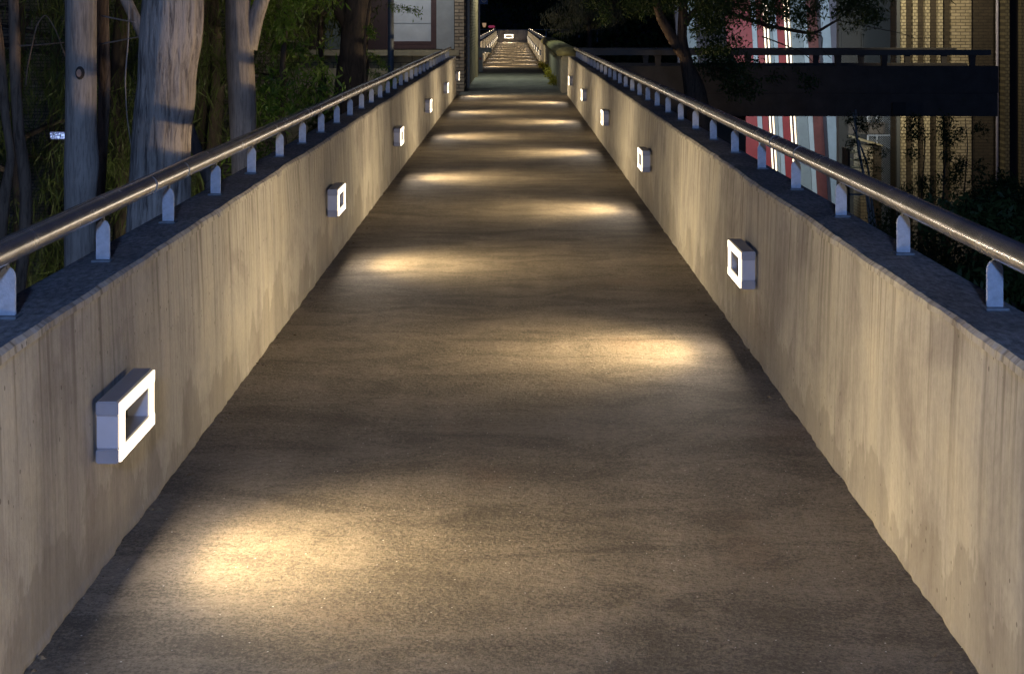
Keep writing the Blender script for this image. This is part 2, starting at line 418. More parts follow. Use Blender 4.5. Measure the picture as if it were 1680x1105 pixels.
parapet('parapet_wall', 1, .985, Y2+2.0, Y3, 'small far concrete parapet on the right of the distant walkway, beyond the mossy wall', fine=False)
m = MB(); m.box(-1.1, .975, Y3, Y3+.22, -.5, .86)
tag(m.build('end_wall', CONC, bevel=.01), 'small concrete wall closing the far end of the walkway', 'wall')
# old mossy wall beside the landing
MOSS = plain('mossy_cap', (.22, .21, .09), .9, 0, 6, .6, .01)
ow = empty('old_wall', 'thick old concrete wall with a rounded mossy cap on the right of the landing', 'wall', (1.2, 33.6, 0))
m = MB(); m.box(1.055, 1.40, 33.2, 52.4, -.6, .80)
for k in range(4): pass
b1 = m.build('wall_body', OLDCONC, bevel=.02)
m = MB()
ys = [33.1+.5*i for i in range(40)]; prof = [(-.09, .803), (-.10, .90), (-.04, .965), (.12, 1.0), (.30, .985), (.42, .90), (.42, .803)]
for j, y in enumerate(ys):
    m.v += [(1.055+u+.012*noise.noise(Vector((y, u, 0))), y, z+.012*noise.noise(Vector((y*.8, u*3, 2)))) for u, z in prof]
k = len(prof)
for j in range(len(ys)-1):
    for i in range(k):
        m.f.append((j*k+i, j*k+(i+1) % k, (j+1)*k+(i+1) % k, (j+1)*k+i)); m.mi.append(0)
m.f.append(tuple(range(k))); m.mi.append(0); m.f.append(tuple((len(ys)-1)*k+i for i in range(k))); m.mi.append(0)
b2 = m.build('cap', MOSS, smooth=True)
rel(ow, b1, b2)

# ---------------------------------------------------------------- handrails
def bracket_meshes():
    m = MB(); w, t, h = .0205, .005, .128
    pr = [(-w, 0), (w, 0), (w, h*.78), (w*.92, h*.86), (w*.62, h*.94), (w*.18, h), (-w*.18, h), (-w*.62, h*.94), (-w*.92, h*.86), (-w, h*.78)]
    n = len(pr)
    m.add([(x, -t, z+.006) for x, z in pr]+[(x, t, z+.006) for x, z in pr],
          [tuple(range(n)), tuple(range(2*n-1, n-1, -1))]+[(i, (i+1) % n, n+(i+1) % n, n+i) for i in range(n)])
    br = m.build('bracket', GALV, bevel=.0012)
    q = MB(); q.tube([(0, 0, .128), (0, 0, .152)], .006, 8); q.build('rail_pin', ZINC, parent=br)
    p = MB(); p.box(-.031, .031, -.03, .03, .001, .008)
    pl = p.build('base_plate', ZINC, parent=br, bevel=.0015)
    return br
BR0 = bracket_meshes()
first_br = [True]
def handrail(label, x, z, y0, y1, brs, r=.035, joints=(), plates=True):
    e = empty('handrail', label, 'handrail', (x, (y0 if y0 > 0 else 3), ZT))
    m = MB(); ys = [y0]
    while ys[-1] < y1-.6: ys.append(ys[-1]+.5)
    ys.append(y1)
    pts = [(x+.004*noise.noise(Vector((y*.35, x, 0))), y, z+.0035*noise.noise(Vector((y*.4, x, 5)))) for y in ys]
    m.tube(pts, r, 40)
    pipe = m.build('rail_pipe', STEEL, smooth=True); rel(e, pipe)
    for jy in joints:
        m = MB(); m.tube([(x, jy-.006, z), (x, jy+.006, z)], r*1.035, 28); rel(e, m.build('joint_ring', ZINC, smooth=False))
    for y in brs:
        b = BR0 if first_br[0] else BR0.copy()
        if not first_br[0]:
            COL.objects.link(b)
            if plates:
                for ch in BR0.children:
                    c = ch.copy(); COL.objects.link(c); c.parent = b
        first_br[0] = False
        b.location = (x, y, ZT+.001); rel(e, b)
    return e
handrail('polished round steel handrail on bright brackets along the near left parapet', -1.33, .995, Y0, 32.0, [4.006+.935*n for n in range(-3, 30)], joints=(5.55, 6.1, 11.6))
handrail('polished round steel handrail on bright brackets along the near right parapet', 1.303, .99, Y0, 32.0, [4.124+.966*n for n in range(-3, 29)], joints=(6.9, 7.55, 12.6))
handrail('small distant steel handrail on the left parapet of the far walkway', -1.26, .985, Y2+1, Y3, [Y2+2+1.9*n for n in range(28)], plates=False)
handrail('small distant steel handrail on the right parapet of the far walkway', 1.12, .985, Y2+3, Y3, [Y2+4+1.9*n for n in range(27)], plates=False)

# ---------------------------------------------------------------- wall lamps: two long bars, two end blocks, a lit front round an open window
def lamp_proto():
    e = empty('wall_lamp', 'x', 'wall lamp')
    Ln, H, D = .425, .178, .066; hb = .042
    for s in (0, 1):
        z0 = -H/2 if s == 0 else H/2-hb
        m = MB(); m.box(0.001, D, -Ln/2, Ln/2, z0, z0+hb); h = m.build('housing_bar', ALU, e, bevel=.004)
    for s in (-1, 1):
        yc = s*(Ln/2-.014-.021)
        m = MB(); m.box(0.001, D-.004, yc-.021, yc+.021, -H/2+hb, H/2-hb); m.build('end_block', ALU2, e)
    m = MB(); HL = []
    m.box(D-.001, D+.006, -Ln/2+.006, Ln/2-.006, H/2-hb+.003, H/2-.005)
    m.box(D-.001, D+.006, -Ln/2+.006, Ln/2-.006, -H/2+.005, -H/2+hb-.003)
    for s in (-1, 1):
        yc = s*(Ln/2-.014-.021)
        m.box(D-.001, D+.006, yc-.019, yc+.019, -H/2+hb-.003, H/2-hb+.003)
    for i, f in enumerate(m.f):
        m.mi[i] = 0 if all(m.v[k][0] > D+.005 for k in f) else 1      # only the front faces glow
    m.build('diffuser', [DIFF, LENS_EDGE], e)
    lf = bpy.data.lights.new('lamp_front_light', 'AREA'); lf.shape = 'RECTANGLE'; lf.size = .15; lf.size_y = .40
    lf.energy = LAMP*.125; lf.color = (1.0, .84, .66)
    lq = bpy.data.objects.new('lamp_front_light', lf); COL.objects.link(lq); lq.parent = e
    lq.location = (D+.009, 0, 0); lq.rotation_euler = (0, math.radians(-90), 0)
    ld = bpy.data.lights.new('lamp_light', 'AREA'); ld.shape = 'RECTANGLE'; ld.size = .10; ld.size_y = .42
    ld.energy = LAMP*.135; ld.color = (1.0, .73, .36); ld.spread = math.radians(112)
    lo = bpy.data.objects.new('lamp_light', ld); COL.objects.link(lo); lo.parent = e
    lo.location = (D+.012, .0, -.064); lo.rotation_euler = (0, math.radians(-78), 0)
    return e
LP = lamp_proto(); lamp_used = [False]
def lamp(x, y, face, label, group, z=.421, rz=None):
    o = copy_tree(LP) if lamp_used[0] else LP
    lamp_used[0] = True
    o.location = (x, y, z); o.rotation_euler.z = (0 if face > 0 else math.pi) if rz is None else rz
    o['label'] = label; o['group'] = group
    return o
G1 = 'lit wall lamps along the near walkway'; G2 = 'lit wall lamps along the far walkway'
od = ['nearest', 'second', 'third', 'fourth', 'fifth', 'sixth', 'seventh', 'eighth', 'ninth', 'tenth']
for n in range(6):
    lamp(LX+.004, 4.56+5.43*n, 1, ('large nearest lit rectangular lamp on the left parapet' if n == 0 else
         'last small lit lamp on the near left parapet, against the brick pillar' if n == 5 else
         f'{od[n]} lit rectangular lamp from the camera on the near left parapet'), G1)
for n in range(5):
    lamp(RX-.004, 7.37+5.49*n, -1, ('large nearest lit rectangular lamp on the right parapet' if n == 0 else
         'last small lit lamp on the near right parapet, beside the mossy wall' if n == 4 else
         f'{od[n]} lit rectangular lamp from the camera on the near right parapet'), G1)
lamp(RX, 1.9, -1, 'lit rectangular lamp on the right parapet just outside the frame beside the camera', G1)
for n in range(10):
    lamp(-1.115, 51.6+5.4*n, 1, f'{od[n]} tiny lit lamp on the left parapet of the far walkway', G2)
for n in range(9):
    lamp(.982, 54.3+5.5*n, -1, f'{od[n]} tiny lit lamp on the right parapet of the far walkway', G2)
lamp(-.31, Y3-.002, 1, 'bright lit lamp alone on the end wall closing the far walkway', G2, z=.42, rz=-math.pi/2).scale = (1, 1.5, 1.5)

# ---------------------------------------------------------------- left building at the landing
CREAM = plain('pale_grey_render', (.30, .31, .30), .8, 0, 5, .2)
BROWN = plain('brown_window_frame', (.075, .035, .028), .5, 0, 12, .3)
DKBR = plain('dark_brown_panel', (.03, .012, .009), .6, 0, 8, .3)
BLIND = plain('white_blind', (.50, .52, .52), .7, 0, 4, .18)
SILL = plain('tan_concrete_sill', (.36, .30, .18), .8, 0, 7, .35)
DKMET = plain('dark_painted_metal', (.03, .026, .022), .5, .2, 15, .4)
GREYMET = plain('grey_painted_metal', (.25, .28, .29), .5, .1, 12, .3)
d = 34.0; top = 4.4
lb = empty('brick_building', 'tan brick building with a white blind window and pale panel left of the landing', 'building', (-3, d, GROUND))
parts = []
def part(name, mat, x0, x1, y0, y1, z0, z1, bevel=0.0):
    m = MB(); m.box(x0, x1, y0, y1, z0, z1); o = m.build(name, mat, bevel=bevel); parts.append(o); return o
part('brick_pillar', BRICK_L, PX(746.5, d), PX(762, d), d-.25, d+.9, -.6, top)
part('side_wall', [BRICK_LS], PX(762, d), -1.05, d+1.25, 46.0, -.6, top)
part('side_pier', SILL, -1.049, -.985, 42.3, 43.0, -.05, top)
part('wall_panel', CREAM, PX(716, d), PX(745, d), d-.02, d+.3, PZ(80.5, d), top)
part('shadow_gap', DKMET, PX(745, d)+.0005, PX(746.5, d)-.0005, d+.05, d+.3, -.6, top)
part('sill_beam', SILL, PX(470, d), PX(753, d-.3), d-.3+.0, d-.26, PZ(91, d), PZ(82, d))
part('sill_beam', SILL, PX(470, d), PX(745, d), d-.258, d+.3, PZ(91, d), PZ(82, d))
part('block_wall', BRICK_CREAM, PX(470, d), PX(744, d), d-.1, d+.3, PZ(112, d), PZ(91.2, d))
part('lower_wall', SILL, PX(470, d), PX(744, d), d-.16, d+.3, GROUND-.2, PZ(112.2, d))
part('dark_panel', DKBR, PX(600, d), PX(634, d), d, d+.3, PZ(81, d), top)
part('dark_panel', DKBR, PX(500, d), PX(532, d), d, d+.3, PZ(81, d), top)
part('wall_panel', plain('dim_green_grey_panel', (.09, .11, .10), .7), PX(533, d), PX(599, d), d+.02, d+.3, PZ(81, d), top)
part('main_wall', BRICK_L, -14, PX(470, d)-.01, d, d+.3, GROUND-.2, top)
part('upper_wall', BRICK_L, PX(470, d), PX(499, d), d, d+.3, PZ(81, d), top)
part('roof_slab', DKMET, -14, -.45, d-.45, 46.2, top+.01, top+.3)
part('rear_wall', BRICK_L, -14, PX(763, d)-.2, 45.7, 46, GROUND-.2, top)
w = part('window', BLIND, PX(645, d), PX(707, d), d+.07, d+.1, PZ(68, d), top)
fr = []
for (a, bq, c, e_) in ((634.5, 645, -500, 80.5), (707, 716, -500, 80.5), (645, 707, 68, 73), (645, 707, 73.4, 80.5)):
    m = MB(); m.box(PX(a, d)+.001, PX(bq, d)-.001, d-.03+(.02 if c == 68 else 0), d+.2, PZ(e_, d), PZ(c, d) if c > 0 else top); f_ = m.build('frame', BROWN); f_.parent = w
m = MB(); m.box(PX(645, d), PX(707, d), d+.062, d+.069, PZ(39, d), PZ(38, d)); f_ = m.build('blind_rail', GREYMET); f_.parent = w
rel(lb, *parts)
# downpipe at the corner
dp = empty('downpipe', 'dark square downpipe running down the corner of the brick building', 'pipe', (-1.06, 35.0, 0))
m = MB(); m.box(PX(763, 35), PX(766.2, 35), 34.92, 35.05, .02, top); a = m.build('pipe', DKMET, bevel=.01)
m = MB(); m.box(PX(767, 35), PX(770.5, 35), 34.98, 35.1, .02, top); b = m.build('pipe', GREYMET, bevel=.01)
m = MB(); m.box(PX(762.2, 35), PX(771, 35), 34.90, 34.918, PZ(61, 35), PZ(59.5, 35)); c = m.build('clamp', ZINC)
rel(dp, a, b, c)
# lamps added out of view as fill: housing, glass, arm and light
def added_fixture(name, label, loc, aim, size, col, power, mat=DKMET, blend=None, cone=None, arm=None):
    e = empty(name, label, 'lamp', loc)
    q = (Vector(loc)-Vector(aim)).to_track_quat('Z', 'Y'); e.rotation_euler = q.to_euler()
    m = MB(); m.box(-size*.65, size*.65, -size*.65, size*.65, .01, .10); m.build('housing', mat, e, bevel=.01)
    m = MB(); m.box(-size*.5, size*.5, -size*.5, size*.5, 0.0, .009); m.build('glass', emit(name+'_glass', col, 8), e)
    if arm:
        A = Vector(loc)+(Vector(loc)-Vector(aim)).normalized()*.06
        m = MB(); m.tube([A, Vector(arm)], .018, 8); a_ = m.build('mounting_arm', mat, smooth=True); a_.parent = e
        bpy.context.view_layer.update(); a_.matrix_parent_inverse = e.matrix_world.inverted()
    if cone:
        ld = bpy.data.lights.new(name+'_light', 'SPOT'); ld.spot_size = math.radians(cone); ld.spot_blend = blend or .6; ld.shadow_soft_size = size*.5
    else:
        ld = bpy.data.lights.new(name+'_light', 'AREA'); ld.size = size
    ld.energy = power; ld.color = col
    lo = bpy.data.objects.new(name+'_light', ld); COL.objects.link(lo); lo.parent = e; lo.location = (0, 0, -.03)
    return e
added_fixture('soffit_fill_light', 'added square downlight under the roof edge over the landing', (-.75, 41.5, 4.35), (-.4, 41.0, 0), .3, (.92, 1.0, .84), 620, cone=110)  # unseen lamp, added to brighten the landing slab
added_fixture('wall_light', 'small added warm downlight high on the side of the brick building', (-.80, 40.6, 3.3), (-1.02, 42.3, .9), .1, (1.0, .90, .58), 90, cone=100, arm=(-1.04, 40.6, 3.5))  # unseen lamp, added to brighten the brick side wall
added_fixture('eave_fill_light', 'added neutral downlight hanging off the roof edge above the blind window', (-2.3, 31.6, 4.1), (-2.1, 34.0, .9), .2, (.95, .97, 1.0), 230, cone=120, arm=(-2.3, 33.7, 4.45))  # unseen lamp, added to brighten the window and sill
# steel lamp pole in front of the window
po = empty('steel_pole', 'slim grey steel pole standing in front of the blind window', 'pole', (PX(641, 30), 30, GROUND))
m = MB(); m.tube([(PX(641, 30), 30, GROUND-.1), (PX(641, 30), 30, 6.0)], .062, 20); a = m.build('pole_shaft', GREYMET, smooth=True)
m = MB(); m.tube([(PX(641, 30), 30, GROUND-.1), (PX(641, 30), 30, GROUND+.05)], .12, 16); b = m.build('base_plate', ZINC)
rel(po, a, b)
# grey barrier post
gp = empty('barrier_post', 'grey painted barrier post with a short arm beside the brick wall corner', 'barrier', (PX(788, 46), 46.3, 0))
m = MB(); m.box(PX(785, 46), PX(791.5, 46), 46.2, 46.34, 0, .60); a = m.build('post', GREYMET, bevel=.006)
m = MB(); m.box(PX(784.5, 46), PX(806, 46), 46.18, 46.36, .602, .745); b = m.build('arm', GREYMET, bevel=.006)
m = MB(); m.box(PX(786, 46), PX(789.5, 46), 46.19, 46.199, .38, .44); c = m.build('label_plate', plain('red_plate', (.30, .04, .04), .5))
m = MB(); m.box(PX(784, 46), PX(793, 46), 46.15, 46.4, 0.002, .02); e_ = m.build('base_plate', ZINC)
rel(gp, a, b, c, e_)
# sign on its pole
sg = empty('sign_pole', 'pale pole carrying a blue sign with a white ring beyond the brick wall', 'sign', (PX(786, 48), 48, 0))
m = MB(); m.tube([(PX(786.3, 48), 48, 0), (PX(786.3, 48), 48, 3.2)], .028, 14); a = m.build('pole_shaft', plain('pale_violet_paint', (.42, .40, .50), .5), smooth=True)
cx, cz = PX(794, 48), PZ(1.0, 48)
m = MB(); m.box(cx-.12, cx+.12, 47.95, 47.97, cz-.12, cz+.30); b = m.build('sign_plate', plain('blue_sign', (.02, .11, .40), .4))
m = MB(); k = 28
v_ = [(cx+r*math.cos(2*math.pi*i/k), 47.944, cz+.02+r*math.sin(2*math.pi*i/k)) for r in (.062, .085) for i in range(k)]
v_ += [(x, 47.949, z) for x, _, z in v_]
fs = [(i, (i+1) % k, k+(i+1) % k, k+i) for i in range(k)]+[(2*k+i, 2*k+(i+1) % k, 3*k+(i+1) % k, 3*k+i) for i in range(k)]+[(k+i, k+(i+1) % k, 3*k+(i+1) % k, 3*k+i) for i in range(k)]
m.add(v_, fs); m.box(cx-.012, cx+.012, 47.944, 47.949, cz-.01, cz+.06)
c = m.build('ring_mark', plain('white_sign_mark', (.7, .72, .8), .5))
rel(sg, a, b, c)
# tiny far lights beyond the left rail
m = MB(); m.tube([(PX(794.5, 118), 118, PZ(45, 118)), (PX(794.5, 118), 118, PZ(41, 118)), (PX(794.5, 118), 118, PZ(38, 118))], [.08, .15, .15], 12)
tag(m.build('lantern', emit('cream_lantern', (1, .62, .30), .32), smooth=True), 'small dim cream lantern glowing above the far left handrail', 'lamp')
m = MB(); m.box(PX(801, 120), PX(812, 120), 120, 120.2, PZ(46, 120), PZ(42, 120))
tag(m.build('lit_sign', emit('red_lit_sign', (1, .03, .10), .16), bevel=.05), 'small dull red glowing panel above the far left handrail', 'sign')
# fence beyond the end wall
fe = empty('rail_fence', 'dark rail fence running right from the far end wall', 'fence', (1.2, 109, GROUND)); fp = []
m = MB(); m.box(-2.6, PX(1020, 109), 109, 109.06, PZ(48.5, 109)-.04, PZ(48.5, 109)); fp.append(m.build('top_rail', GREYMET))
for px in (812, 840, 868, 896, 922, 950, 980, 1010):
    m = MB(); m.box(PX(px, 109)-.03, PX(px, 109)+.03, 109.07, 109.12, GROUND, PZ(48.5, 109)-.01); fp.append(m.build('post', GREYMET))
rel(fe, *fp)

# cool fill lamp added behind the camera to blue the coping, brackets and trunks
sl = empty('added_street_lamp', 'added cool fill lamp on a grey post outside the frame behind the camera', 'street lamp', (2.3, -2.4, GROUND))
m = MB(); m.tube([(2.3, -2.4, GROUND-.1), (2.3, -2.4, 1), (2.3, -2.4, 2.7)], [.08, .07, .05], 16); a = m.build('post', GREYMET, smooth=True)
m = MB(); m.tube([(2.3, -2.4, 2.65), (1.9, -2.4, 2.86), (.1, -2.4, 2.93)], .035, 10); b = m.build('arm', GREYMET, smooth=True)
m = MB(); m.box(-.25, .2, -2.55, -2.25, 2.88, 2.98); c = m.build('lamp_head', GREYMET, bevel=.02)
m = MB(); m.box(-.2, .15, -2.5, -2.3, 2.865, 2.879); e_ = m.build('lamp_glass', emit('cool_lamp_glass', (.3, .5, 1.0), 10))
ld = bpy.data.lights.new('cool_fill_light', 'POINT'); ld.energy = 1150; ld.color = (.27, .47, 1.0); ld.shadow_soft_size = .15
lo = bpy.data.objects.new('cool_fill_light', ld); COL.objects.link(lo); lo.location = (0, -2.38, 2.70)
rel(sl, a, b, c, e_, lo)

# ---------------------------------------------------------------- branch footbridge to the right
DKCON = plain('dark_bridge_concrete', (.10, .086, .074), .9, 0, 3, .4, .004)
d = 34.0; xe = PX(1638, d)
fb = empty('footbridge', 'dark concrete footbridge crossing from the landing to the brick building on the right', 'bridge', (6, 35, GROUND)); parts = []
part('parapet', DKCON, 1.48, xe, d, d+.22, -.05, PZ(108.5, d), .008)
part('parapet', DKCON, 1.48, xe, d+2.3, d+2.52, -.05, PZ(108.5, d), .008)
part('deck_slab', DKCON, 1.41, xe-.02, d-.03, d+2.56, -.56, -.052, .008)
TOPR = plain('dark_handrail_wood', (.10, .09, .075), .45, 0, 8, .3)
part('rail_beam', TOPR, 1.48, xe-.15, d+.03, d+.17, PZ(91, d), PZ(82, d), .006)
part('rail_beam', TOPR, 1.48, xe-.25, d+2.33, d+2.47, PZ(91, d), PZ(82, d), .006)
for px, dy in ((1597, 0), (1452, 0), (1376, 0), (1228, 0), (1080, 0), (1340, 2.3), (1414, 2.3), (1550, 2.3), (1490, 2.3), (1200, 2.3), (1060, 2.3)):
    X = PX(px, d+dy); m = MB(); z0 = PZ(108.5, d)+.001; z1 = PZ(91, d)-.001
    m.add([(X-.055, d+.05+dy, z0), (X+.055, d+.05+dy, z0), (X+.055, d+.15+dy, z0), (X-.055, d+.15+dy, z0), (X-.075, d+.05+dy, z1), (X+.075, d+.05+dy, z1), (X+.075, d+.15+dy, z1), (X-.075, d+.15+dy, z1)],
          [(0, 1, 5, 4), (1, 2, 6, 5), (2, 3, 7, 6), (3, 0, 4, 7), (4, 5, 6, 7), (3, 2, 1, 0)]); parts.append(m.build('post', DKCON))
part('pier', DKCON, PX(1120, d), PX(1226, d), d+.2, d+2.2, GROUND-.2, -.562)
part('drain_box', DKMET, PX(1462, d), PX(1484, d), d-.12, d-.035, PZ(188, d), PZ(168, d), .004)
rel(fb, *parts)

# ---------------------------------------------------------------- brick building with narrow piers, right
d = 38.4
rb = empty('brick_building', 'yellow brick building with narrow lit vertical piers right of the dark footbridge', 'building', (12, d, GROUND)); parts = []
zt_ = 5.0
part('recess_wall', BRICK_D, PX(1472, d), PX(1640, d), d+.15, d+.7, GROUND-.2, zt_)  # shade between the piers put in as darker brick
for a, b_ in ((1478, 1486.5), (1497.5, 1505.5), (1517.5, 1526), (1538.5, 1547)):
    part('brick_pier', BRICK_R, PX(a, d), PX(b_, d), d, d+.145, GROUND-.2, zt_)
part('wide_pier', BRICK_RW, PX(1561, d), PX(1594, d), d+.02, d+.145, GROUND-.2, zt_)
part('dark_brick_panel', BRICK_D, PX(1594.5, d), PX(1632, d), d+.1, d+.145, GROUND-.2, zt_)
part('corner_trim', plain('blue_grey_trim', (.07, .08, .09), .6), PX(1472, d), PX(1477.5, d), d+.05, d+.145, GROUND-.2, zt_)
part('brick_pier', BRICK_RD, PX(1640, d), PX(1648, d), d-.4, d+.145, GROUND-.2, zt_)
part('dark_strip', plain('black_recess', (.008, .006, .006), .8), PX(1648.3, d), PX(1666, d), d-.2, d+.3, GROUND-.2, zt_)  # near-black strip set back between the two right piers
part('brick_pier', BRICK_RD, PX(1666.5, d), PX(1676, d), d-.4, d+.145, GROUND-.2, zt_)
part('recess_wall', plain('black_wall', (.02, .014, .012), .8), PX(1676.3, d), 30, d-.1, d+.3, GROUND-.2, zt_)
rel(rb, *parts)
m = MB(); m.tube([(PX(1635, d), d-.05, GROUND), (PX(1635, d), d-.05, zt_)], .035, 14)
tag(m.build('vent_pipe', plain('pale_violet_pipe', (.38, .36, .46), .5), smooth=True), 'pale vertical pipe fixed to the brick wall at the right end of the footbridge', 'pipe')
# dull grey wall between the two buildings
d = 43.0
gw = empty('grey_wall', 'plain dull grey panelled wall between the striped screen and the brick piers', 'wall', (PX(1425, d), d, GROUND)); parts = []
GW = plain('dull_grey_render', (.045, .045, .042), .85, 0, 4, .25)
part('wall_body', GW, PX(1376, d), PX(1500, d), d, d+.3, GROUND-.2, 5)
part('panel', plain('dull_grey_panel', (.035, .035, .033), .7), PX(1380, d), PX(1412, d), d-.04, d-.005, PZ(106, d), PZ(52, d))
part('panel', plain('dull_grey_panel', (.03, .032, .031), .7), PX(1416, d), PX(1462, d), d-.04, d-.005, PZ(106, d), PZ(20, d))
rel(gw, *parts)
# striped screen wall
d = 45.0
sw = empty('striped_screen', 'tall lit screen wall of leaning red, pale blue and grey stripes beyond the footbridge', 'screen wall', (PX(1290, d), d, GROUND)); parts = []
RED = plain('red_panel', (.42, .045, .05), .45, 0, 3, .25); PBL = plain('pale_blue_panel', (.52, .62, .68), .5, 0, 3, .2)
GBL = plain('grey_blue_panel', (.30, .36, .39), .5, 0, 3, .2); DUL = plain('dull_red_panel', (.20, .06, .055), .5, 0, 3, .4)
GVI = plain('grey_violet_panel', (.22, .21, .26), .6, 0, 3, .2); DVI = plain('dark_violet_panel', (.07, .06, .08), .6, 0, 3, .2)
for i, (a, b_, mt, dy) in enumerate(((1118, 1132, DVI, .1), (1132, 1150, GBL, .0), (1150, 1200, DVI, .1), (1200, 1242, RED, 0), (1242.5, 1250, PBL, .03), (1250.5, 1260, RED, 0), (1260.5, 1270.5, DVI, .25), (1271, 1276, GBL, .03),
                          (1276.5, 1283, PBL, 0), (1283.5, 1295, RED, 0.02), (1295.5, 1306, DVI, .25), (1306.5, 1325, GBL, .03), (1325.5, 1333, PBL, 0), (1333.5, 1350, DUL, 0.02),
                          (1350.5, 1356, DVI, .1), (1356.5, 1371, PBL, .02), (1371.5, 1384, GVI, .05))):
    m = MB(); z0, z1 = GROUND-.1, 5.0; zr = PZ(190, d); sh = .06
    m.add([(PX(p, d)-sh*(z-zr), y, z) for z in (z0, z1) for y in (d+dy, d+.5) for p in (a, b_)], [(0, 2, 3, 1), (4, 5, 7, 6), (0, 1, 5, 4), (2, 6, 7, 3), (0, 4, 6, 2), (1, 3, 7, 5)])
    parts.append(m.build('stripe_panel', mt))
TUBE = emit('cream_light_tube', (1.0, .80, .52), 3.2)
for a in (1247.0, 1263.0, 1268.5, 1297.5, 1303.5):
    if a == 1247.0: continue
    z0, z1 = GROUND+.2, 4.6; zr = PZ(190, d)
    m = MB(); m.tube([(PX(a, d)-.06*(z-zr), d+.03, z) for z in (z0, z1)], .019, 10); parts.append(m.build('light_tube', TUBE, smooth=True))
rel(sw, *parts)
added_fixture('fill_light', 'square white floodlight added on the back of the footbridge to brighten the striped screen', (PX(1290, 37), 36.85, -.42), (PX(1290, 45), 45, -1.2), .30, (.78, .90, 1.0), 800, cone=95, arm=(PX(1290, 37), 36.5, -.3))  # unseen lamp, added for the lower stripes
added_fixture('fill_light', 'square white floodlight added above the footbridge to brighten the striped screen', (PX(1290, 38), 38.2, 3.6), (PX(1280, 45), 45, .9), .35, (.72, .85, 1.0), 800, cone=95, arm=(PX(1440, 43), 43.05, 4.2))  # unseen lamp, added for the upper stripes
added_fixture('fill_light', 'warm floodlight added to rake across the lit brick piers', (PX(1500, 36), 35.6, 3.9), (PX(1515, 38.4), 38.4, .6), .25, (1.0, .86, .56), 760, cone=92, arm=(PX(1560, 38.4), 38.45, 4.3))  # unseen lamp, added to light the upper piers
added_fixture('fill_light', 'warm floodlight added under the back edge of the footbridge to brighten the brick piers', (PX(1462, 36.9), 36.85, -.42), (PX(1505, 38.4), 38.4, -1.2), .25, (1.0, .88, .62), 85, cone=80, arm=(PX(1462, 36.9), 36.5, -.3))  # unseen lamp, added to light the lower piers
# gate, plinth and steps under the bridge
d = 40.2
gt = empty('mesh_gate', 'chain link gate in a pale frame standing beneath the footbridge', 'gate', (PX(1443, d), d, GROUND)); parts = []
PALE = plain('pale_gate_frame', (.42, .44, .46), .5, .2)
x0, x1, z0, z1 = PX(1424, d), PX(1466, d), GROUND+.1, PZ(150, d)
for (a, b_) in ((x0-.02, x0+.02), (PX(1439, d)-.015, PX(1439, d)+.015), (x1, x1+.05)): part('frame_post', PALE, a, b_, d, d+.04, z0, z1)
part('frame_bar', PALE, x0+.021, x1-.001, d+.005, d+.035, PZ(223, d), PZ(221, d))
m = MB(); w_ = .006; H_ = z1-z0; Wd = x1-x0; sp_ = .06
for sgn in (1, -1):
    k = -int(H_/sp_)-2
    while k*sp_ < Wd+H_:
        c0 = k*sp_
        # line x = x0 + c0 + sgn*(z-z0) clipped
        pts = []
        for i in range(2): pass
        za, zb_ = z0, z1
        if sgn > 0: lo, hi = z0+max(0, -c0), z0+min(H_, Wd-c0); fx = lambda z: x0+c0+(z-z0)
        else: lo, hi = z0+max(0, c0-Wd), z0+min(H_, c0); fx = lambda z: x0+c0-(z-z0)
        if hi-lo > .02:
            a_, b2_ = (fx(lo), lo), (fx(hi), hi); y_ = d+.015 if sgn > 0 else d+.022
            m.add([(a_[0]-w_/2, y_, a_[1]), (a_[0]+w_/2, y_, a_[1]), (b2_[0]+w_/2, y_, b2_[1]), (b2_[0]-w_/2, y_, b2_[1]), (a_[0], y_+.006, a_[1]), (b2_[0], y_+.006, b2_[1])],
                  [(0, 1, 2, 3), (1, 4, 5, 2), (4, 0, 3, 5)])
        k += 1
parts.append(m.build('wire_mesh', PALE)); rel(gt, *parts)
d = 39.2
pl_ = empty('brick_plinth', 'low yellow brick plinth with a sloping pale cap beneath the footbridge', 'plinth', (PX(1425, d), d, GROUND)); parts = []
part('plinth_body', BRICK_RW, PX(1412, d), PX(1432, d), d, d+.8, GROUND-.1, PZ(240, d))
part('plinth_side', BRICK_D, PX(1432.3, d), PX(1447, d), d+.05, d+.8, GROUND-.1, PZ(240, d))  # unlit side of the plinth, its shade put in as darker brick
m = MB(); m.add([(PX(1404, d), d-.03, PZ(225, d)), (PX(1448, d), d-.03, PZ(238, d)), (PX(1448, d), d+.85, PZ(238, d)), (PX(1404, d), d+.85, PZ(225, d)),
                 (PX(1404, d), d-.03, PZ(229, d)), (PX(1448, d), d-.03, PZ(239.8, d)), (PX(1448, d), d+.85, PZ(239.8, d)), (PX(1404, d), d+.85, PZ(229, d))],
                [(0, 1, 2, 3), (7, 6, 5, 4), (0, 4, 5, 1), (1, 5, 6, 2), (2, 6, 7, 3), (3, 7, 4, 0)]); parts.append(m.build('cap', SILL))
part('ledge', DKCON, PX(1405, d), PX(1466, d), d+.9, d+1.0, PZ(224, d), PZ(205, d))
rel(pl_, *parts)
d = 38.0
stp = empty('steps', 'short flight of open pale steps beneath the footbridge beside the brick plinth', 'steps', (PX(1393, d), d, GROUND)); parts = []
TREAD = plain('pale_teal_tread', (.28, .33, .32), .6)
for i, py in enumerate((246, 258, 270, 283, 297, 312)):
    part('step', TREAD, PX(1382, d), PX(1405, d), d-.5+.06*-i, d-.3-.06*i, PZ(py+2.6, d), PZ(py, d))
part('stringer', DKCON, PX(1378.5, d), PX(1381.5, d), d-.9, d-.2, GROUND-.1, PZ(240, d))
rel(stp, *parts)

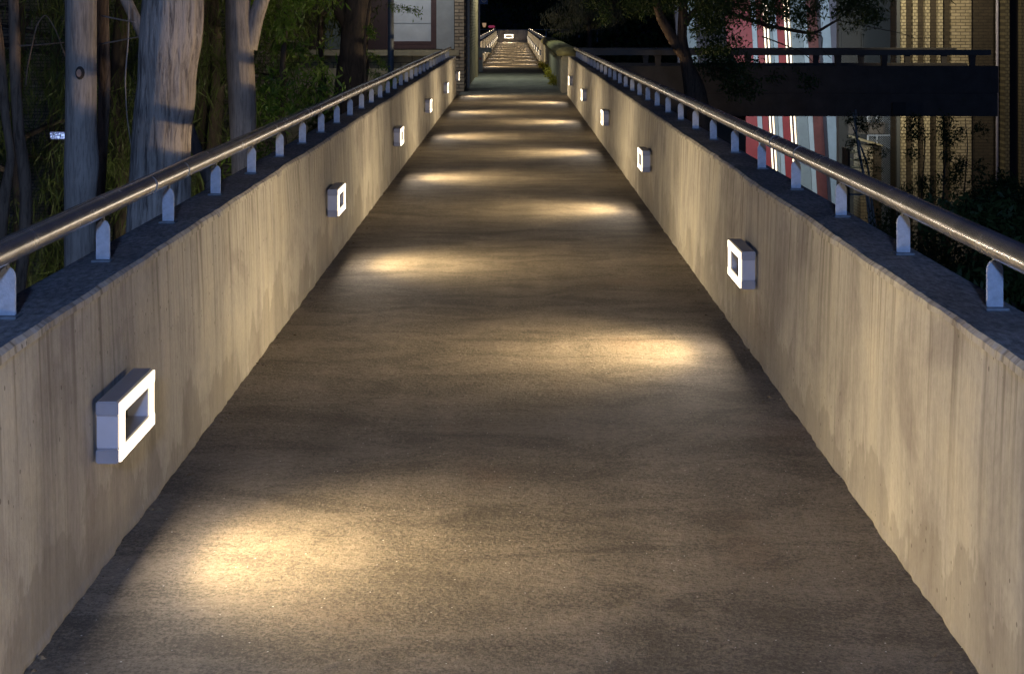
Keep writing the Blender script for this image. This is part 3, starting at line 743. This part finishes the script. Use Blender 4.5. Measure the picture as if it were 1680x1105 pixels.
# ---------------------------------------------------------------- trees
def trunk_from_px(name, d, rows, mat, parent, ext_top=7.5, ext_bot=GROUND-.15, wob=.05, seed=0, n=40, flute=.05, dense=.06, yfn=None, top_scale=.8):
    "rows: (photo y, left x, right x) of the silhouette at distance d"
    pts = sorted([(PZ(y, d), (PX(a, d)+PX(b, d))/2, (PX(b, d)-PX(a, d))/2) for y, a, b in rows])
    lo, hi = pts[0], pts[-1]
    pts = [(ext_bot, lo[1], lo[2]*1.25), (ext_bot+.5, lo[1], lo[2]*1.1)]+pts if lo[0] > ext_bot+.6 else pts
    if ext_top > hi[0]+.5:
        dx = (hi[1]-pts[-2][1])/max(hi[0]-pts[-2][0], .05); dx = max(-.25, min(.25, dx))
        pts.append((ext_top, hi[1]+dx*(ext_top-hi[0]), hi[2]*top_scale*.6))
    zs = np.array([p[0] for p in pts]); xs_ = np.array([p[1] for p in pts]); rs = np.array([p[2] for p in pts])
    zz = np.arange(zs[0], zs[-1]+dense, dense)
    P = []; R = []
    for z in zz:
        # smooth interpolation
        x = np.mean([np.interp(z+o, zs, xs_) for o in (-.05, 0, .05)]); r = np.mean([np.interp(z+o, zs, rs) for o in (-.04, 0, .04)])
        P.append((x, d, z)); R.append(r)
    m = MB(); m.tube(P, R, n, wob=wob, seed=seed, flute=flute)
    o = m.build(name, mat, smooth=True); rel(parent, o); return o
def limb(parent, pts, r0, r1, mat, name='branch', n=8):
    P = [Vector(p) for p in pts]; Q = []
    for i in range(len(P)-1):
        for k in range(5):
            t = k/5; Q.append(P[i].lerp(P[i+1], t)+Vector((0, 0, 0)))
    Q.append(P[-1])
    # smooth
    for _ in range(2): Q = [Q[0]]+[(Q[i-1]+Q[i]*2+Q[i+1])/4 for i in range(1, len(Q)-1)]+[Q[-1]]
    m = MB(); m.tube(Q, [r0+(r1-r0)*i/(len(Q)-1) for i in range(len(Q))], n, wob=.06, seed=len(Q))
    o = m.build(name, mat, smooth=True); rel(parent, o); return o
def pp(px, py, d, dd=0): return (PX(px, d+dd), d+dd, PZ(py, d+dd))
def crown(parent, cl, n, size, mat, seed, **kw):
    o = leaves('crown', None, cl, n, size, mat, seed, **kw); rel(parent, o); return o
GT = 'bare trunks close to the left parapet'
# big rough trunk
t = empty('tree', 'largest rough grey trunk with a burl, standing close behind the left handrail', 'tree', (PX(270, 8), 8, GROUND), GT)
trunk_from_px('trunk', 8.0, [(0, 236, 333), (30, 233, 333), (60, 231, 331), (100, 228, 323), (140, 226, 319), (165, 223, 321), (175, 221, 317), (220, 217, 312), (270, 214, 311), (330, 210, 311), (380, 207, 313)], BARK_R, t, wob=.02, seed=1, n=96, flute=.06, dense=.02)
crown(t, clumps_in(-4.0, -1.2, 7, 12, 4.6, 8.0, 22, .8, 11), 5000, .16, LEAF_N, 11, aspect=.12, droop=.8)
# pale smooth trunk
t = empty('tree', 'smooth pale grey trunk with a pruned branch scar, left of the biggest trunk', 'tree', (PX(134, 9.3), 9.3, GROUND), GT)
tk = trunk_from_px('trunk', 9.3, [(0, 107, 158), (100, 108, 158), (200, 107.5, 158), (240, 107, 160), (262, 106, 163), (290, 106, 161), (320, 106, 157), (420, 106, 156)], BARK_S, t, wob=.015, seed=2, n=64, flute=.015, dense=.03)
# pruned scar: a raised collar with cut wood
sx, sy, sz = PX(130, 9.2), 9.3-.094, PZ(120, 9.2)
m = MB(); m.tube([(sx, sy+.04, sz), (sx, sy-.006, sz), (sx, sy-.012, sz)], [.034, .024, .016], 16); c = m.build('scar_collar', BARK_DK, smooth=True)
m = MB(); m.tube([(sx, sy-.006, sz), (sx, sy-.0165, sz)], [.0155, .0145], 14); c2 = m.build('cut_face', CUT)
for v in c.data.vertices: v.co.z = sz+(v.co.z-sz)*1.6
for v in c2.data.vertices: v.co.z = sz+(v.co.z-sz)*1.6
rel(t, c, c2)
crown(t, clumps_in(-5.0, -2.0, 9, 14, 4.6, 8.0, 18, .8, 12), 4000, .16, LEAF_N, 12, aspect=.12, droop=.8)
# thin brown trunk beside it
t = empty('tree', 'thin brown trunk just right of the smooth pale trunk', 'tree', (PX(169, 10.6), 10.6, GROUND), GT)
trunk_from_px('trunk', 10.6, [(0, 158, 178), (60, 160, 179), (74, 159, 180), (140, 162, 181), (220, 159, 178), (300, 156, 173), (420, 152, 166)], BARK_B, t, wob=.03, seed=3, n=24)
for P_, r in (([pp(166, 26, 10.2), pp(195, 32, 10.1), pp(222, 37, 10)], .006), ([pp(163, 73, 10.2), pp(200, 66, 10), pp(236, 59, 9.8)], .005), ([pp(211, 0, 10.2), pp(211, 60, 10.2), pp(205, 130, 10.2), pp(208, 190, 10.2), pp(217, 252, 10.2)], .006)):
    limb(t, P_, r, r*.6, BARK_S, n=6)
crown(t, clumps_in(-4, -2.6, 9, 12, 4.5, 7.0, 8, .6, 13), 1500, .16, LEAF_N, 13, aspect=.12, droop=.8)
# slanting trunk behind the big one
t = empty('tree', 'thin slanting brown stem passing behind the biggest trunk', 'tree', (PX(345, 10.8), 10.8, GROUND), GT)
limb(t, [pp(345, 300, 10.8), pp(326, 255, 10.8), pp(311, 212, 10.8), pp(272, 130, 10.8), pp(232, 52, 10.8), pp(208, 3, 10.8), pp(170, -80, 10.8), pp(150, -600, 10.8)], .040, .04, BARK_S, 'trunk', 16)
limb(t, [pp(345, 297, 10.8), pp(352, 420, 10.8), pp(352, 1100, 10.8)], .042, .06, BARK_S, 'trunk', 16)
crown(t, clumps_in(-4, -2.2, 10, 12, 4.5, 6.5, 6, .6, 14), 1200, .16, LEAF_N, 14, aspect=.12, droop=.8)
# forked trunk
t = empty('tree', 'pale trunk with a rising right hand fork, right of the biggest trunk', 'tree', (PX(398, 13.5), 13.5, GROUND), GT)
trunk_from_px('trunk', 13.5, [(0, 370, 411), (40, 370, 412), (60, 371, 416), (80, 371, 416), (120, 373, 417), (180, 376, 420), (230, 379, 420), (300, 381, 421)], BARK_S, t, wob=.03, seed=5, n=56, dense=.04)
limb(t, [pp(408, 80, 13.5), pp(420, 30, 13.5), pp(431, -4, 13.5), pp(470, -90, 13.5), pp(560, -420, 13.5)], .075, .05, BARK_S, n=16)
crown(t, clumps_in(-4.0, -1.0, 12, 17, 4.2, 8.0, 20, .8, 15), 4500, .16, LEAF_N, 15, aspect=.12, droop=.8)
# dark near-window trunk
t = empty('tree', 'thick dark trunk with a lit right edge in front of the brick building', 'tree', (PX(578, 24), 24, GROUND), GT)
trunk_from_px('trunk', 24.0, [(0, 566, 610), (25, 563, 608), (50, 560, 606), (80, 558, 603), (95, 556, 605), (110, 553, 606), (130, 551, 603), (160, 548, 602)], BARK_DK, t, wob=.03, seed=6, n=48, dense=.05)
limb(t, [pp(575, 45, 24), pp(556, 10, 24), pp(551, -10, 24), pp(540, -200, 24)], .13, .10, BARK_DK, n=14)
crown(t, clumps_in(-4.5, -.5, 22, 28, 4.2, 8.0, 20, .9, 16), 4500, .18, LEAF_N, 16, aspect=.15, droop=.8)
# brown pair at the left edge
t = empty('tree', 'curving thin brown trunk second from the left edge', 'tree', (PX(38, 11.2), 11.2, GROUND), GT)
trunk_from_px('trunk', 11.2, [(0, 14, 30), (70, 15, 33), (140, 17, 34), (220, 22, 40), (280, 30, 50), (330, 33, 53), (400, 30, 50), (480, 22, 42)], BARK_B, t, wob=.05, seed=7, n=24)
limb(t, [pp(24, 76, 11.2), pp(60, 74, 11.2), pp(105, 70, 11.1)], .008, .004, BARK_B)
limb(t, [pp(42, 140, 11), pp(45, 110, 11), pp(60, 40, 11), pp(75, 22, 11), pp(92, 50, 11), pp(108, 95, 11)], .006, .004, BARK_B)
t = empty('tree', 'dim brown trunk at the extreme left edge', 'tree', (PX(6, 11.8), 11.8, GROUND), GT)
trunk_from_px('trunk', 11.8, [(0, -22, -4), (70, -14, 6), (150, -3, 13), (200, 3, 17), (260, 12, 25), (330, -4, 16), (420, -12, 8)], BARK_B, t, wob=.05, seed=8, n=24)
t = empty('tree', 'dark background trunk between the biggest trunk and the forked trunk', 'tree', (PX(338, 19), 19, GROUND))
trunk_from_px('trunk', 19.0, [(0, 322, 350), (90, 325, 351), (200, 322, 352)], BARK_DK, t, wob=.04, seed=9, n=24)
crown(t, clumps_in(-6, -2.5, 18, 22, 1.9, 6.0, 20, .7, 17), 5000, .22, LEAF_N, 17, aspect=.07, droop=.9)

# foliage trees at the back, left
def foliage_tree(name, label, x, y, z0, z1, rx, ry, k, r, n, size, leaf, seed, group=None, aspect=.07, droop=.9, trunk_r=.12, bark=BARK_DK):
    t = empty(name, label, 'tree' if 'tree' in name else 'shrub', (x, y, GROUND), group)
    m = MB(); P = [(x+.12*noise.noise(Vector((z*.6, seed, 0))), y, z) for z in np.arange(GROUND-.1, z1-.3, .3)]
    m.tube(P, [trunk_r*(1.15-.7*i/len(P)) for i in range(len(P))], 10, wob=.06, seed=seed); rel(t, m.build('trunk', bark, smooth=True))
    rn = random.Random(seed)
    for i in range(5):
        z = rn.uniform(max(z0, GROUND+.8), z1-.6); a = rn.uniform(0, 6.28); q = rn.uniform(.5, .9)
        limb(t, [(x, y, z), (x+rx*.5*q*math.cos(a), y+ry*.5*q*math.sin(a), z+.25), (x+rx*q*math.cos(a), y+ry*q*math.sin(a), z+.2)], trunk_r*.35, .008, bark, n=6)
    cl = []
    for i in range(k):
        a = rn.uniform(0, 6.28); q = rn.random()**.5; z = rn.uniform(z0, z1)
        cl.append((x+rx*q*math.cos(a), y+ry*q*math.sin(a), z, r*rn.uniform(.5, 1.4)))
    crown(t, cl, n, size, leaf, seed, aspect=aspect, droop=droop)
    return t
GB = 'drooping needle trees behind the left trunks'
for i, (x, y, z0, z1, rx, ry, n, lab) in enumerate((
    (PX(30, 17), 17, -2.6, 4.2, 1.2, 1.2, 15000, 'dark drooping needle tree filling the extreme left background'),
    (PX(200, 16), 16, -2.4, 4.2, 1.0, 1.2, 15000, 'dark drooping needle tree behind the pale trunk and the biggest trunk'),
    (PX(350, 18.5), 18.5, -2.2, 4.0, 1.0, 1.1, 12000, 'dark drooping needle tree behind the forked trunk'),
    (PX(90, 26), 26, -2.8, 5, 3.4, 2.0, 14000, 'broad dark tree far behind the leftmost trunks'),
    (PX(330, 27), 27, -2.8, 5, 2.6, 2.0, 14000, 'broad dark tree far behind the forked trunk'))):
    foliage_tree('needle_tree', lab, x, y, z0, z1, rx, ry, 70, .42, n, .20 if y < 20 else .3, LEAF_N, 30+i, GB, aspect=.045)
foliage_tree('leafy_tree', 'green broad leaved young tree between the forked trunk and the dark trunk', PX(470, 16.5), 16.5, -1.6, 3.2, .52, .8, 44, .30, 7500, .095, LEAF_G, 41, aspect=.22, droop=.5, trunk_r=.05)
foliage_tree('leafy_tree', 'dim leafy tree right behind the dark trunk, before the brick building', PX(520, 25.5), 26, -1.5, 4.0, .8, .8, 40, .34, 5000, .13, LEAF_N, 42, aspect=.2, droop=.6, trunk_r=.07)
# leafy twigs hanging in front of the window
t = empty('leafy_sapling', 'slender leafy sapling with sprays crossing the blind window and block wall', 'tree', (PX(598, 22), 22, GROUND))
limb(t, [(PX(598, 22), 22, GROUND-.1), pp(600, 150, 22), pp(598, 60, 22), pp(612, -30, 22), pp(630, -200, 22)], .03, .012, BARK_DK, 'trunk')
cl = []
for a, b in (((640, 6), (690, 18)), ((606, 84), (632, 108)), ((608, 118), (650, 128)), ((604, 40), (612, 58)), ((640, 128), (642, 140))):
    limb(t, [pp(600, (a[1]+b[1])/2+5, 22), pp(*a, 22), pp(*b, 22)], .006, .002, BARK_DK, n=5)
    for k in range(12): q = k/11; cl.append((*pp(a[0]+(b[0]-a[0])*q, a[1]+(b[1]-a[1])*q+2, 22), .035))
crown(t, cl, 1100, .055, LEAF_G, 43, aspect=.25, droop=.4)
cl = clumps_in(PX(598, 22)-.6, PX(640, 22), 21.4, 22.6, 2.6, 4.5, 14, .3, 5); crown(t, cl, 1500, .08, LEAF_G, 44, aspect=.25, droop=.4)
# far blue-white lamp seen through the leaves, left
m = MB(); rn = random.Random(3)
m.box(PX(80, 23), PX(107, 23), 23.06, 23.10, PZ(229, 23), PZ(217, 23))
for i in range(34):
    m.cur = 1; x_, y_, h_ = rn.uniform(81, 105), rn.uniform(218, 228), rn.uniform(.35, 1.0)
    m.box(PX(x_-h_, 23), PX(x_+h_, 23), 23.04-.0002*i, 23.058, PZ(y_+h_*.8, 23), PZ(y_-h_*.8, 23))
tag(m.build('light_panel', [emit('dim_blue_panel', (.08, .14, 1.0), .10), emit('blue_white_spots', (.40, .55, 1.0), 1.1)]), 'small panel of blue-white dots glinting through the leaves at far left', 'lamp')

# right tree over the branch bridge
t = empty('forked_tree', 'dark forked tree with lacy leaves in front of the footbridge, right of centre', 'tree', (PX(1150, 21), 21, GROUND))
d = 21.0
trunk_from_px('trunk', d, [(0, 1114, 1127), (20, 1113, 1128), (60, 1111, 1127), (80, 1112, 1130), (110, 1117, 1140), (150, 1122, 1158), (190, 1128, 1166), (250, 1130, 1174)], BARK_M, t, wob=.05, seed=20, n=36, ext_top=5.5)
limb(t, [pp(1124, 92, d), pp(1108, 72, d), pp(1096, 50, d), pp(1084, 30, d), pp(1078, 10, d), pp(1060, -60, d)], .085, .05, BARK_M, n=14)
limb(t, [pp(1122, 40, d), pp(1138, 20, d), pp(1165, 0, d), pp(1230, -60, d)], .05, .03, BARK_DK, n=10)
limb(t, [pp(1118, -10, d), pp(1190, 20, d, .4), pp(1262, 43, d, .2), pp(1300, 50, d), pp(1335, 56, d), pp(1362, 40, d), pp(1376, 32, d)], .035, .014, BARK_DK, n=8)
limb(t, [pp(1335, 56, d), pp(1350, 60, d), pp(1348, 82, d), pp(1364, 96, d)], .010, .004, BARK_DK, n=6)
limb(t, [pp(1250, 60, d), pp(1290, 75, d), pp(1320, 88, d), pp(1338, 106, d)], .012, .005, BARK_DK, n=6)
limb(t, [pp(1376, 34, d), pp(1430, 45, d), pp(1480, 55, d), pp(1502, 64, d), pp(1525, 62, d)], .008, .003, BARK_DK, n=6)
rn = random.Random(7); cl = []
def cl_px(x0, x1, y0, y1, k, r, dep=1.2):
    for _ in range(k):
        dd = d+rn.uniform(-dep, dep); cl.append((*pp(rn.uniform(x0, x1), rn.uniform(y0, y1), dd), r*rn.uniform(.6, 1.4)))
cl_px(1140, 1215, 0, 120, 30, .17); cl_px(1150, 1270, -10, 40, 16, .17); cl_px(1205, 1350, -30, 22, 18, .17); cl_px(1350, 1450, -30, 30, 16, .18)
cl_px(1200, 1340, 36, 70, 9, .07, .5); cl_px(1215, 1300, 92, 108, 6, .07, .4); cl_px(1170, 1240, 112, 150, 7, .16); cl_px(1280, 1345, 20, 66, 9, .06, .4)
cl_px(960, 1075, -30, 16, 14, .16); cl_px(980, 1030, 10, 34, 5, .10, .5); cl_px(1060, 1150, -40, 2, 12, .2); cl_px(1265, 1330, 108, 135, 5, .12)
crown(t, cl, 20000, .06, LEAF_D, 50, aspect=.3, droop=.35)
cl = clumps_in(.8, 6.5, 19, 24, 2.5, 6.0, 34, .6, 9); crown(t, cl, 7000, .12, LEAF_D, 51, aspect=.3, droop=.3)
# dark shrubs below, right
def shrub_px(label, px, d, y0, y1, wpx, n, seed, leaf=LEAF_D, size=.07, k=36, r=.22, group='dark shrubs outside the right parapet'):
    foliage_tree('shrub', label, PX(px, d), d, PZ(y1, d), PZ(y0, d), wpx*.5*d/F, 1.0, k, r, n, size, leaf, seed, group, aspect=.35, droop=.2, trunk_r=.03)
shrub_px('dark leafy shrub at the right edge outside the near right handrail', 1640, 11, 370, 640, 190, 12000, 61, r=.2)
shrub_px('dark leafy shrub half covering the lower brick piers', 1600, 17, 400, 580, 190, 9000, 62, r=.26, k=46)
shrub_px('low dark shrub at the foot of the mesh gate', 1480, 24, 350, 540, 130, 8000, 63, r=.3)
shrub_px('dim shrub below the right end of the footbridge', 1655, 22, 300, 450, 90, 7000, 64, r=.22, k=34)
cl = [(*pp(random.Random(900+i).uniform(1490, 1610), random.Random(500+i).uniform(195, 350), 30), .17) for i in range(34)]
t = empty('wispy_shrub', 'thin lacy shrub silhouetted against the lit lower brick piers', 'shrub', (PX(1545, 30), 30, GROUND))
for a_ in (1510, 1545, 1580): limb(t, [(PX(1545, 30), 30, GROUND), pp(a_, 340, 30), pp(a_+8, 240, 30), pp(a_+4, 196, 30)], .02, .006, BARK_DK, 'stem', 6)
crown(t, cl, 5200, .07, LEAF_D, 67, aspect=.3, droop=.3)
# pale sapling
d = 30.0
t = empty('sapling', 'pale many stemmed sapling rising beside the brick plinth under the footbridge', 'tree', (PX(1425, d), d, GROUND))
for i, P_ in enumerate(([(1434, 400), (1428, 340), (1410, 250), (1400, 185)], [(1430, 400), (1420, 300), (1406, 240), (1404, 180)], [(1440, 400), (1430, 330), (1424, 270), (1400, 210)])):
    limb(t, [pp(a, b, d, .05*i) for a, b in P_], .028, .016, BIRCH, 'stem', 8)
cl = [(*pp(rn.uniform(1385, 1440), rn.uniform(190, 240), d), .12) for _ in range(12)]+[(*pp(rn.uniform(1415, 1450), rn.uniform(240, 330), d), .1) for _ in range(9)]
crown(t, cl, 1300, .07, LEAF_D, 66, aspect=.25, droop=.3)
# greyish hanging tree and round bush beyond the old wall
foliage_tree('grey_tree', 'grey-green tree with hanging foliage above the old mossy wall', PX(975, 52), 56, 1.25, 4.5, 1.5, 1.2, 40, .45, 9000, .17, LEAF_GR, 71, aspect=.15, droop=1.0, trunk_r=.12)
foliage_tree('round_shrub', 'rounded dark bush beyond the old mossy wall', PX(938, 58), 58, -2.0, 1.25, .55, .55, 40, .35, 6000, .12, LEAF_D, 72, aspect=.4, droop=.1, trunk_r=.08)
for i, (px, y, rx, z1, lab) in enumerate(((1010, 66, 2.6, 5, 'broad dim grey-green tree far behind the footbridge rail'), (1085, 72, 2.6, 5.5, 'broad dim tree far behind the forked tree'),
        (870, 125, 6, 8, 'wide dark tree beyond the far end wall, right of the lit lamp'), (800, 132, 6, 8, 'wide dark tree beyond the far end wall, left of the lit lamp'), (950, 120, 5, 8, 'wide dark tree behind the far rail fence'))):
    foliage_tree('leafy_tree', lab, PX(px, y), y, -2.5, z1, rx, 1.5, 60, .9, 9000, .32, LEAF_D, 80+i, aspect=.4, droop=.3, trunk_r=.2)
# weeds at the foot of the old wall
for i, (px, py) in enumerate(((888, 112), (897, 119), (905, 127), (914, 140))):
    dd = 4000/(py-CY); x = min(PX(px, dd)+.03, 1.0)
    t = empty('weed', ['small yellow-green weed furthest along the foot of the mossy wall', 'bright yellow weed tuft at the foot of the mossy wall', 'leafy weed tuft nearer along the foot of the mossy wall', 'brownish weed tuft nearest along the foot of the mossy wall'][i], 'plant', (x, dd, 0), 'weeds along the old wall')
    rel(t, leaves('foliage', None, [(x-.02, dd+.1*k, (.05+.05*(k % 3)), .075) for k in range(-4, 5)], 210, .09, LEAF_Y, 90+i, aspect=.3, droop=-.3))
    limb(t, [(x, dd, 0), (x-.02, dd, .1), (x-.03, dd-.02, .18)], .006, .002, BARK_B, 'stem', 5)

# spotlights added out of sight below the left parapet to brighten the foliage
SPC = (1.0, .90, .68)
added_fixture('foliage_fill_light', 'small added ground spotlight lighting the foliage behind the left trunks', (-2.4, 12.6, GROUND+.25), (-3.9, 17.5, .6), .12, SPC, 380, cone=100)
added_fixture('foliage_fill_light', 'second added ground spotlight nearer the brick building, aimed into the leafy tree', (-1.9, 14.3, GROUND+.25), (-2.5, 17.0, .8), .12, SPC, 330, cone=90)
# leaf litter and grit caught along the foot of both parapets
rng = random.Random(4); m = MB()
for i in range(900):
    y = 2.0+rng.random()**1.6*24; sd_ = rng.choice((-1, 1)); xw = (LX if sd_ < 0 else RX)
    q = abs(rng.gauss(0, 1))*.05+.004
    if noise.noise(Vector((y*1.3, sd_*5, 0))) < -.05 and rng.random() < .8: continue
    x = xw-sd_*q; r_ = rng.uniform(.002, .006) if rng.random() < .85 else rng.uniform(.008, .014); a = rng.random()*6.28
    z = .003+rng.random()*.004
    ca, sa = math.cos(a)*r_, math.sin(a)*r_
    m.add([(x+ca, y+sa, z), (x-sa*.5, y+ca*.5, z+r_*.5), (x-ca, y-sa, z+r_*.2), (x+sa*.5, y-ca*.5, z), (x, y, z+r_*.7)], [(0, 1, 4), (1, 2, 4), (2, 3, 4), (3, 0, 4)])
tag(m.build('leaf_litter', plain('dry_litter', (.16, .12, .07), .8, 0, 60, .5)), kind='stuff')
